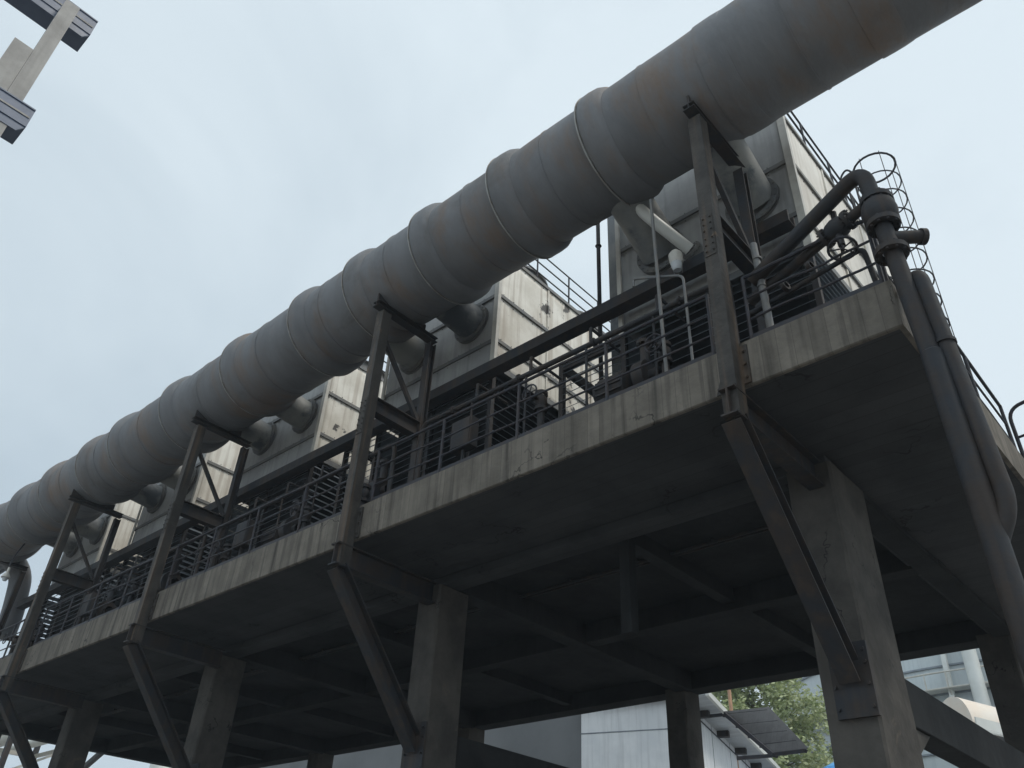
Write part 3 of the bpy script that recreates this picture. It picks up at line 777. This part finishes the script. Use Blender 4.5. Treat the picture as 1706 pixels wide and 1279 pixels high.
# pumps and valves on the walkway in front of every tower
def pump(x, label):
    t = thing('circulation_pump', label, 'pump', (x, 9.1, ZT), 'pumps on the walkway before the towers')
    f = MB(); f.lathe((x - .45, 9.1, ZT + 1.0), (1, 0, 0), [(0, .0), (0, .22), (.05, .25), (.6, .25), (.62, .2), (.62, 0)], 24)
    for k in range(14):
        a = 2 * math.pi * k / 14; f.bar((x - .38, 9.1 + .26 * math.cos(a), ZT + 1.0 + .26 * math.sin(a)), (x + .12, 9.1 + .26 * math.cos(a), ZT + 1.0 + .26 * math.sin(a)), .02, .03)
    f.build('motor', C_steel, t)
    f = MB(); f.lathe((x + .35, 9.1, ZT + 1.0), (1, 0, 0), [(0, .12), (0, .3), (.2, .3), (.2, .12), (.35, .12)], 24); f.tube([(x + .45, 9.1, ZT + 1.2), (x + .45, 9.1, ZT + 1.75)], .08, 12)
    flange(f, (x + .45, 9.1, ZT + 1.7), (0, 0, 1), .13, .03); f.build('casing', C_steel, t)
    MB().box(x - .5, x + .7, 8.9, 9.3, ZT, ZT + .72).build('base', C_colm, t, bevel=.01)
def gate_valve(x, y, z, label):
    t = thing('gate_valve', label, 'valve', (x, y, ZT), 'handwheel valves on the walkway')
    f = MB(); f.tube([(x, y, ZT), (x, y, z)], .06, 10); flange(f, (x, y, z - .05), (0, 0, 1), .11, .03); flange(f, (x, y, z + .25), (0, 0, 1), .11, .03)
    f.lathe((x, y, z - .02), (0, 0, 1), [(0, .06), (.06, .1), (.18, .1), (.24, .06)], 16); f.tube([(x, y, z + .12), (x, y - .28, z + .12)], .035, 8)
    f.build('body', C_steel, t)
    f = MB(); handwheel(f, (x, y - .3, z + .12), (0, 1, 0), .15); f.build('handwheel', C_rail, t)
for x, w in zip((-6.2, -12.6, -15.6, -20.9, -24.5, -29.6), ('nearest round pump motor, beside the nearest tower', 'round pump motor just behind the second steel column', 'pump motor in the second bay, right of the middle tower', 'pump motor left of the middle tower', 'pump motor in the third bay in front of the pale tower', 'leftmost pump motor, in front of the last tower')):
    pump(x, w)
for x, y, z, w in ((-7.5, 8.6, 9.2, 'handwheel valve left of the nearest pump, against the cream tower side'), (-5.15, 8.7, 9.15, 'handwheel valve between nearest pump and steel column'),
                   (-13.9, 8.6, 9.0, 'valve behind the second-bay railing below the grey louvres'), (-12.0, 8.6, 8.9, 'low valve close behind the second steel column'),
                   (-16.9, 8.6, 8.95, 'valve standing on the edge before the middle tower'), (-21.4, 8.6, 9.1, 'valve left of the third-bay pump'), (-27.1, 8.6, 9.1, 'leftmost handwheel valve, by the fourth steel column'), (-29, 8.6, 9.1, 'valve beside the leftmost pump motor')):
    gate_valve(x, y, z, w)
# supply pipes along the walkway
hp = MB().tube([(-34.3, 8.75, 8.72), (-3.9, 8.75, 8.72)], .06, 12)
for k in range(14): flange(hp, (-5 - k * 2.4, 8.75, 8.72), (1, 0, 0), .095, .025)
for k in range(17): hp.box(-4.6 - k * 2.0 - .03, -4.6 - k * 2.0 + .03, 8.70, 8.80, ZT, 8.67)
tag(hp.build('supply_pipe', C_steel, origin=(-20, 8.75, ZT)), 'long flanged pipe lying low behind the front railing', 'pipe')
for (x0, x1, y, z, r, lab) in ((-10.9, -4.1, 8.95, 10.35, .05, 'dark pipe run at head height behind the nearest full railing'), (-18.2, -11.7, 8.95, 10.2, .05, 'dark pipe run above the railing before the middle tower'),
                          (-25.5, -19.0, 9.0, 10.25, .05, 'dark pipe run above the third-bay railing')):
    n_ = 5; f = MB().bend([(x0, y, ZT), (x0, y, z), (x1, y, z), (x1, y, ZT + .4)], r, .18, 10)
    for k in range(1, n_):
        xx = x0 + (x1 - x0) * k / n_
        f.tube([(xx, y, z), (xx, y, ZT)], .024, 6); f.tube([(xx + .1, y, z + .35), (xx + .1, y + .85, z + .35)], .03, 6); f.tube([(xx + .1, y, z), (xx + .1, y, z + .35)], .03, 6)
    for k in range(4): flange(f, (x0 + (x1 - x0) * (k + .5) / 4, y, z), (1, 0, 0), .085, .02)
    tag(f.build('branch_pipework', C_steel, origin=((x0 + x1) / 2, y, ZT)), lab, 'pipework')
for x, lab in ((-9.3, 'dark control box on a leg behind the nearest full railing'), (-16.3, 'control box behind the railing before the middle tower'), (-24.0, 'control box behind the third-bay railing')):
    t = thing('control_box', lab, 'control box', (x, 8.6, ZT))
    MB().box(x - .25, x + .25, 8.5, 8.7, ZT + .75, ZT + 1.35).build('cabinet', C_steel, t, bevel=.01)
    MB().box(x - .22, x + .22, 8.485, 8.497, ZT + .78, ZT + 1.32).build('door', C_steel, t)
    MB().tube([(x, 8.6, ZT), (x, 8.6, ZT + .75)], .03, 8).build('leg', C_steel, t)
gn = MB().bend([(-12.9, 8.9, ZT), (-12.9, 8.9, 11.35), (-12.55, 8.9, 11.6), (-12.3, 8.9, 11.2), (-12.1, 8.9, 10.8)], .035, .2, 10)
tag(gn.build('gooseneck_pipe', C_rail, origin=(-12.9, 8.9, ZT)), 'thin black gooseneck pipe right of the second steel column', 'pipe')

# ------------------------------------------------------------------ mast at the top left
ma = thing('tall_mast', 'pale concrete mast with dark blue cross arms at the top left corner', 'mast', (-14.0, .5, 0))
mw = .145
MB().box(-14.0 - mw, -14.0 + mw, .52 - mw, .52 + mw, 0, 17.78).build('shaft', C_mastw, ma, bevel=.01)
MB().box(-14.14, -13.86, .52 - mw - .36, .52 - mw - .002, 0, 15.95).build('side_shaft', C_mastw, ma, bevel=.01)
for z, y0, y1, xa in ((17.75, -.6, 1.08, -14.16), (14.2, -.9, .92, -13.84)):
    xb = xa - .62
    f = MB(); f.box(xb, xa + .02, y0, y1, z - .13, z - .1); f.box(xb, xa + .02, y0, y1, z + .35, z + .38); f.box(xa - .04, xa, y0, y1, z - .1, z + .35)
    f.box(xb, xb + .04, y0, y1, z - .1, z + .35)
    f.prism([(y1, z - .13), (y1 - .12, z - .32), (y0, z - .32), (y0, z - .13)], xa - .04, xa, 'x')
    f.build('cross_arm', C_mastb, ma)
    MB().box(xa + .003, xa + .015, y0 + .05, y1 - .03, z + .1, z + .14).build('arm_rib', C_mastw, ma)
f = MB(); f.bend([(-14.4, .3, 15.8), (-14.9, .1, 15.5), (-15.4, -.3, 15.9)], .09, .3, 10); f.build('bracket', C_mastb, ma)

# ------------------------------------------------------------------ background buildings
gb = thing('white_building', 'white rendered building with a bracketed eave seen under the platform', 'building', (-18, 30, 0))
E0 = Vector((-16.7, 29.4, 0)); ed = Vector((-.29, .957, 0)); ep = Vector((.957, .29, 0))
def LP(a, b, z): v = E0 + ed * a + ep * b; return (v.x, v.y, z)
def lbox(m_, a0, a1, b0, b1, z0, z1): return m_.quadbox([LP(a0, b0, z0), LP(a0, b1, z0), LP(a1, b1, z0), LP(a1, b0, z0), LP(a0, b0, z1), LP(a0, b1, z1), LP(a1, b1, z1), LP(a1, b0, z1)])
WO = -.95
f = MB(); lbox(f, 0, 26, -5.2, WO, 0, 10.45); f.build('wall', C_wall, gb)
for k in range(7):
    f = MB(); lbox(f, 1.0 + k * 3.4, 1.04 + k * 3.4, WO + .002, WO + .012, 0, 10.44); f.build('panel_joint', C_louv, gb)
f = MB(); lbox(f, -.012, -.002, -5.2, WO, 9.35, 9.39); f.build('panel_joint', C_louv, gb)
f = MB(); lbox(f, -.3, 26.5, -5.6, 0, 10.453, 10.6); f.build('roof', C_roof, gb)
f = MB(); lbox(f, -.3, 26.5, .003, .13, 10.42, 10.63); f.build('gutter', C_pale, gb)
for k in range(7):
    f = MB(); lbox(f, 1.9 + k * 3.5, 2.2 + k * 3.5, WO + .003, WO + .5, 10.2, 10.45); f.build('bracket', C_steel, gb)
f = MB().tube([LP(.5, WO + .03, 10.2), LP(26, WO + .03, 10.12)], .025, 6); f.build('cable', C_rail, gb)
for k in (0, 1):
    f = MB(); lbox(f, 6 + k * 7, 8.2 + k * 7, WO + .003, WO + .03, 4.8, 7.4); f.build('window', C_dark, gb)

ob = thing('long_building', 'long dark grey building seen under the platform left of the white one', 'building', (-40, 36, 0))
MB().box(-47, -21.8, 28.6, 28.9, 0, 12.3).build('front_wall', C_wall2, ob)
MB().box(-47, -21.9, 28.9, 36, 12.0, 12.28).build('roof', C_roof, ob)
MB().box(-47, -46.7, 28.9, 36, 0, 11.99).build('end_wall', C_wall2, ob)

aw = thing('sheet_awning', 'dark corrugated sheet awning jutting out before the leafy tree', 'awning', (-16, 32, 9))
aP = [Vector(p) for p in ((-17.23, 31.5, 10.37), (-15.26, 31.5, 10.29), (-13.49, 30.5, 8.44), (-14.84, 30.5, 8.43))]
up = Vector((0.55, -.1, .8)) * .06
f = MB(); f.quadbox([*aP, *[p + up for p in aP]]); f.build('sheet', C_aw, aw)
f = MB()
for k in (0.02, .3, .55, .78, .98): f.bar(aP[0].lerp(aP[3], k) - up * 1.6, aP[1].lerp(aP[2], k) - up * 1.6, .13, .12, up=up)
f.bar(aP[0].lerp(aP[1], .1) - up * 1.7, aP[3].lerp(aP[2], .1) - up * 1.7, .32, .14, up=up); f.bar(aP[1] - up * 1.6, aP[2] - up * 1.6, .08, .12, up=up); f.build('frame', C_rail, aw)
for q in (aP[0], aP[3]): MB().bar(q - up * 1.5, (q.x - 1.3, q.y - .3, q.z - .1), .1, .12).build('bracket', C_rail, aw)

for x, y, zt, lab in ((-20.35, 38, 13.2, 'rust-brown pole rising behind the awning'), (-22.6, 56.5, 17.6, 'rust-brown pole right of the leafy tree'), (-20.9, 57, 16.6, 'second rust-brown pole beside the grey clad tank')):
    p = MB().tube([(x, y, 0), (x, y, zt)], .09, 10); p.ring((x, y, zt - 2), (0, 0, 1), .1, .03)
    tag(p.build('rusty_pole', C_rust, origin=(x, y, 0)), lab, 'pole', 'rusty poles')

# round clad tank
tk = thing('clad_tank', 'big round grey-blue clad tank far behind the platform on the right', 'tank', (-18, 80, 0))
TR, TY, TX = 20.0, 80.0, -16.0
MB().lathe((TX, TY, 0), (0, 0, 1), [(0, TR), (32, TR), (33, TR - .8), (36, 2)], 96).build('shell', C_clad, tk)
f = MB()
for k in range(18): f.lathe((TX, TY, 1.6 + k * 1.75), (0, 0, 1), [(0, TR), (0.01, TR + .14), (.12, TR + .14), (.13, TR)], 96, smooth=False)
f.build('ring_stiffener', C_louv, tk)
f = MB()
for z in (17.5, 18.5): f.ring((TX, TY, z), (0, 0, 1), TR + 1.1, .06, 96, 6)
f.ring((TX, TY, 17.5), (0, 0, 1), TR + .2, .05, 96, 6)
for k in range(96):
    a = 2 * math.pi * k / 96; c_, s_ = math.cos(a), math.sin(a)
    f.tube([(TX + c_ * (TR + 1.1), TY + s_ * (TR + 1.1), 17.5), (TX + c_ * (TR + 1.1), TY + s_ * (TR + 1.1), 18.5)], .05, 5)
    f.tube([(TX + c_ * (TR + 1.1), TY + s_ * (TR + 1.1), 17.5), (TX + c_ * TR, TY + s_ * TR, 16.4)], .05, 5)
    f.tube([(TX + c_ * (TR + 1.1), TY + s_ * (TR + 1.1), 17.5), (TX + math.cos(a + .065) * (TR + .1), TY + math.sin(a + .065) * (TR + .1), 17.5)], .04, 5)
f.build('walkway', C_edge, tk)
f = MB().lathe((TX, TY, 17.46), (0, 0, 1), [(0, TR + .05), (0, TR + 1.1), (.03, TR + 1.1), (.03, TR + .05)], 96, smooth=False); f.build('walkway_floor', C_pale, tk)
MB().tube([(-14.3, 59.0, 0), (-14.3, 59.0, 31)], .45, 16).build('downpipe', C_pale, tk)
MB().bar((-16.6, 59.4, 0), (-15.6, 59.4, 31), .3, .3, up=(0, 1, 0)).build('post', C_pale, tk)
MB().box(-11.6, -11.1, 60.1, 60.7, 19.3, 20.0).build('light_box', C_pale, tk)
for k in range(30):   # vertical cladding seams
    pass

# conveyor gallery with rounded hood
cg = thing('conveyor_gallery', 'pale rounded conveyor hood on a dark belt frame behind the platform', 'conveyor', (-9, 37, 9.3))
d0 = Vector((-9.95, 36.0, 9.65)); d1 = Vector((-6.2, 42.0, 8.9)); ax = (d1 - d0).normalized(); sd0 = ax.cross(Vector((0, 0, 1))).normalized(); u0 = sd0.cross(ax)
f = MB(); n = 18; L = (d1 - d0).length; base = 0
for q in range(9):
    for k in range(n + 1):
        a = math.pi * k / n; rr = (1.0 if q % 2 == 0 else 1.0)
        f.v.append(d0 + ax * L * q / 8 + sd0 * math.cos(a) * rr + u0 * math.sin(a) * 1.35 * rr)
for q in range(8):
    for k in range(n):
        f.f.append([q * (n + 1) + k, q * (n + 1) + k + 1, (q + 1) * (n + 1) + k + 1, (q + 1) * (n + 1) + k]); f.sm.append(True)
f.f.append([k for k in range(n + 1)]); f.sm.append(False)
f.f.append([8 * (n + 1) + k for k in range(n + 1)]); f.sm.append(False)
f.build('hood', C_hood, cg)
f = MB(); f.bar(d0 - u0 * .16, d1 - u0 * .16, 2.3, .3, up=u0)
f.build('belt_frame', C_steel, cg)
f = MB()
for k in range(5):
    c0 = d0.lerp(d1, k / 4) ; f.bar(c0 - u0 * .34 - sd0 * 1.1, c0 - u0 * .34 + sd0 * 1.1, .12, .12)
f.build('cross_member', C_rust, cg)
for k in (.15, .85):
    c0 = d0.lerp(d1, k); MB().bar(c0 - u0 * .3, (c0.x, c0.y, 0), .25, .25).build('leg', C_steel, cg)
MB().bar(d0 + sd0 * 1.12 + u0 * .1, d1 + sd0 * 1.12 + u0 * .1, .06, .5, up=u0).build('side_rail', C_pale, cg)

bt = thing('blue_tank', 'bright blue round tank low behind the leafy tree', 'tank', (-18.5, 46, 0))
MB().lathe((-18.6, 47, 0), (0, 0, 1), [(0, 1.6), (10.6, 1.6), (10.9, 1.5), (11.2, .9), (11.3, 0)], 32).build('shell', C_blue, bt)
f = MB()
for k in range(10): f.ring((-18.6, 47, 1.1 * k + .8), (0, 0, 1), 1.62, .04, 32, 6)
f.build('hoop', C_blue, bt)

# left end: trestle and silo glimpsed under the platform
tr = thing('pipe_trestle', 'pale steel pipe trestle glimpsed under the platform at lower left', 'trestle', (-60, 22, 0))
for x, y in ((-58, 19), (-58, 23.5), (-66, 19), (-66, 23.5)): MB().bar((x, y, 0), (x, y, 14.5), .3, .3).build('leg', C_steel, tr)
f = MB()
for z in (9.5, 12.0, 14.4):
    f.bar((-58, 19, z), (-58, 23.5, z), .22, .25); f.bar((-66, 19, z), (-66, 23.5, z), .22, .25); f.bar((-58, 19, z), (-66, 19, z), .2, .22); f.bar((-58, 23.5, z), (-66, 23.5, z), .2, .22)
f.bar((-58, 19, 9.5), (-66, 19, 12), .14, .14); f.bar((-58, 23.5, 12), (-66, 23.5, 9.5), .14, .14); f.bar((-58, 19, 9.5), (-58, 23.5, 12), .14, .14)
f.build('bracing', C_edge, tr)
for y, r in ((20, .35), (21.4, .5), (22.8, .28)): MB().tube([(-95, y, 12.15 + r + .2), (-52, y, 12.15 + r + .2)], r, 16).build('pipe', C_pale, tr)
si = thing('white_silo', 'small white round silo peeking out below the platform at lower left', 'silo', (-70, 36, 0))
MB().lathe((-70.2, 35, 0), (0, 0, 1), [(0, 1.0), (14.4, 1.0), (15.0, .7), (15.1, 0)], 24).build('shell', C_pale, si)
f = MB(); f.ring((-70.2, 35, 14.0), (0, 0, 1), 1.15, .04, 24, 6); f.ring((-70.2, 35, 13.2), (0, 0, 1), 1.15, .04, 24, 6); f.build('hoop', C_steel, si)
dg = MB().bar((-72, 27, 9.5), (-52, 24.5, 13.8), .3, .3)
tag(dg.build('slanting_strut', C_steel, origin=(-60, 26, 9)), 'dark slanting strut crossing the open sky gap at lower left', 'strut')

# tree
def tree(cx, cy, label):
    t = thing('leafy_tree', label, 'tree', (cx, cy, 0))
    tk_ = MB(); tk_.tube([(cx, cy, 0), (cx + .1, cy, 4), (cx - .1, cy + .1, 9), (cx + .1, cy, 14), (cx, cy, 17.5)], [.35, .3, .22, .12, .03], 10)
    br = []
    for k in range(34):
        z = 5 + 12 * random.random(); a = random.random() * 2 * math.pi; L = 3.4 * (1 - (z - 5) / 18) + .8
        p0 = Vector((cx, cy, z)); p1 = p0 + Vector((math.cos(a) * L * .5, math.sin(a) * L * .5, .9)); p2 = p0 + Vector((math.cos(a) * L, math.sin(a) * L, 1.2 + random.random()))
        tk_.tube([p0, p1, p2], [.08, .05, .015], 5); br += [p1.lerp(p2, s) for s in (0, .5, 1)] + [p2]
    tk_.build('trunk', C_bark, t)
    f = MB()
    for k in range(760):
        if k < len(br): c0 = br[k]
        else:
            a = random.random() * 6.283; zz = random.uniform(4.5, 18.5); R = (5.3 * math.sin(math.pi * min(1, max(.05, (zz - 3.5) / 16.0))) ** .55) * math.sqrt(random.random())
            c0 = Vector((cx + math.cos(a) * R, cy + math.sin(a) * R, zz))
        cr_ = random.uniform(.35, .75)
        for q in range(60):
            d = Vector((random.gauss(0, 1), random.gauss(0, 1), random.gauss(0, 1)))
            p = c0 + d * cr_ * .5
            s = random.uniform(.10, .20); a = random.random() * 6.283; ti = random.uniform(-.9, .9)
            e1 = Vector((math.cos(a), math.sin(a), ti)).normalized() * s
            e2 = Vector((-math.sin(a), math.cos(a), random.uniform(-1.4, .2))).normalized() * s * .55
            b = len(f.v); f.v += [p - e1, p - e2, p + e1, p + e2]; f.f.append([b, b + 1, b + 2, b + 3]); f.sm.append(False)
    # thin leaves: no normal recalculation needed
    f.build('crown', C_leaf, t)
tree(-25.2, 50, 'bushy pale green tree between the white building and the clad tank')

# ------------------------------------------------------------------ haze: thin bluish industrial air
hz = MB().box(-420, 420, -420, 420, -1.0, 40.0)
HM = bpy.data.materials.new("haze_air"); HM.use_nodes = True
hn = HM.node_tree; hn.nodes.clear()
ho = hn.nodes.new('ShaderNodeOutputMaterial'); hv = hn.nodes.new('ShaderNodeVolumePrincipled')
hv.inputs['Color'].default_value = (0.80, 0.90, 1.0, 1)
hv.inputs['Density'].default_value = 0.0009
hn.links.new(hv.outputs['Volume'], ho.inputs['Volume'])
tag(hz.build('haze', HM), kind='stuff')
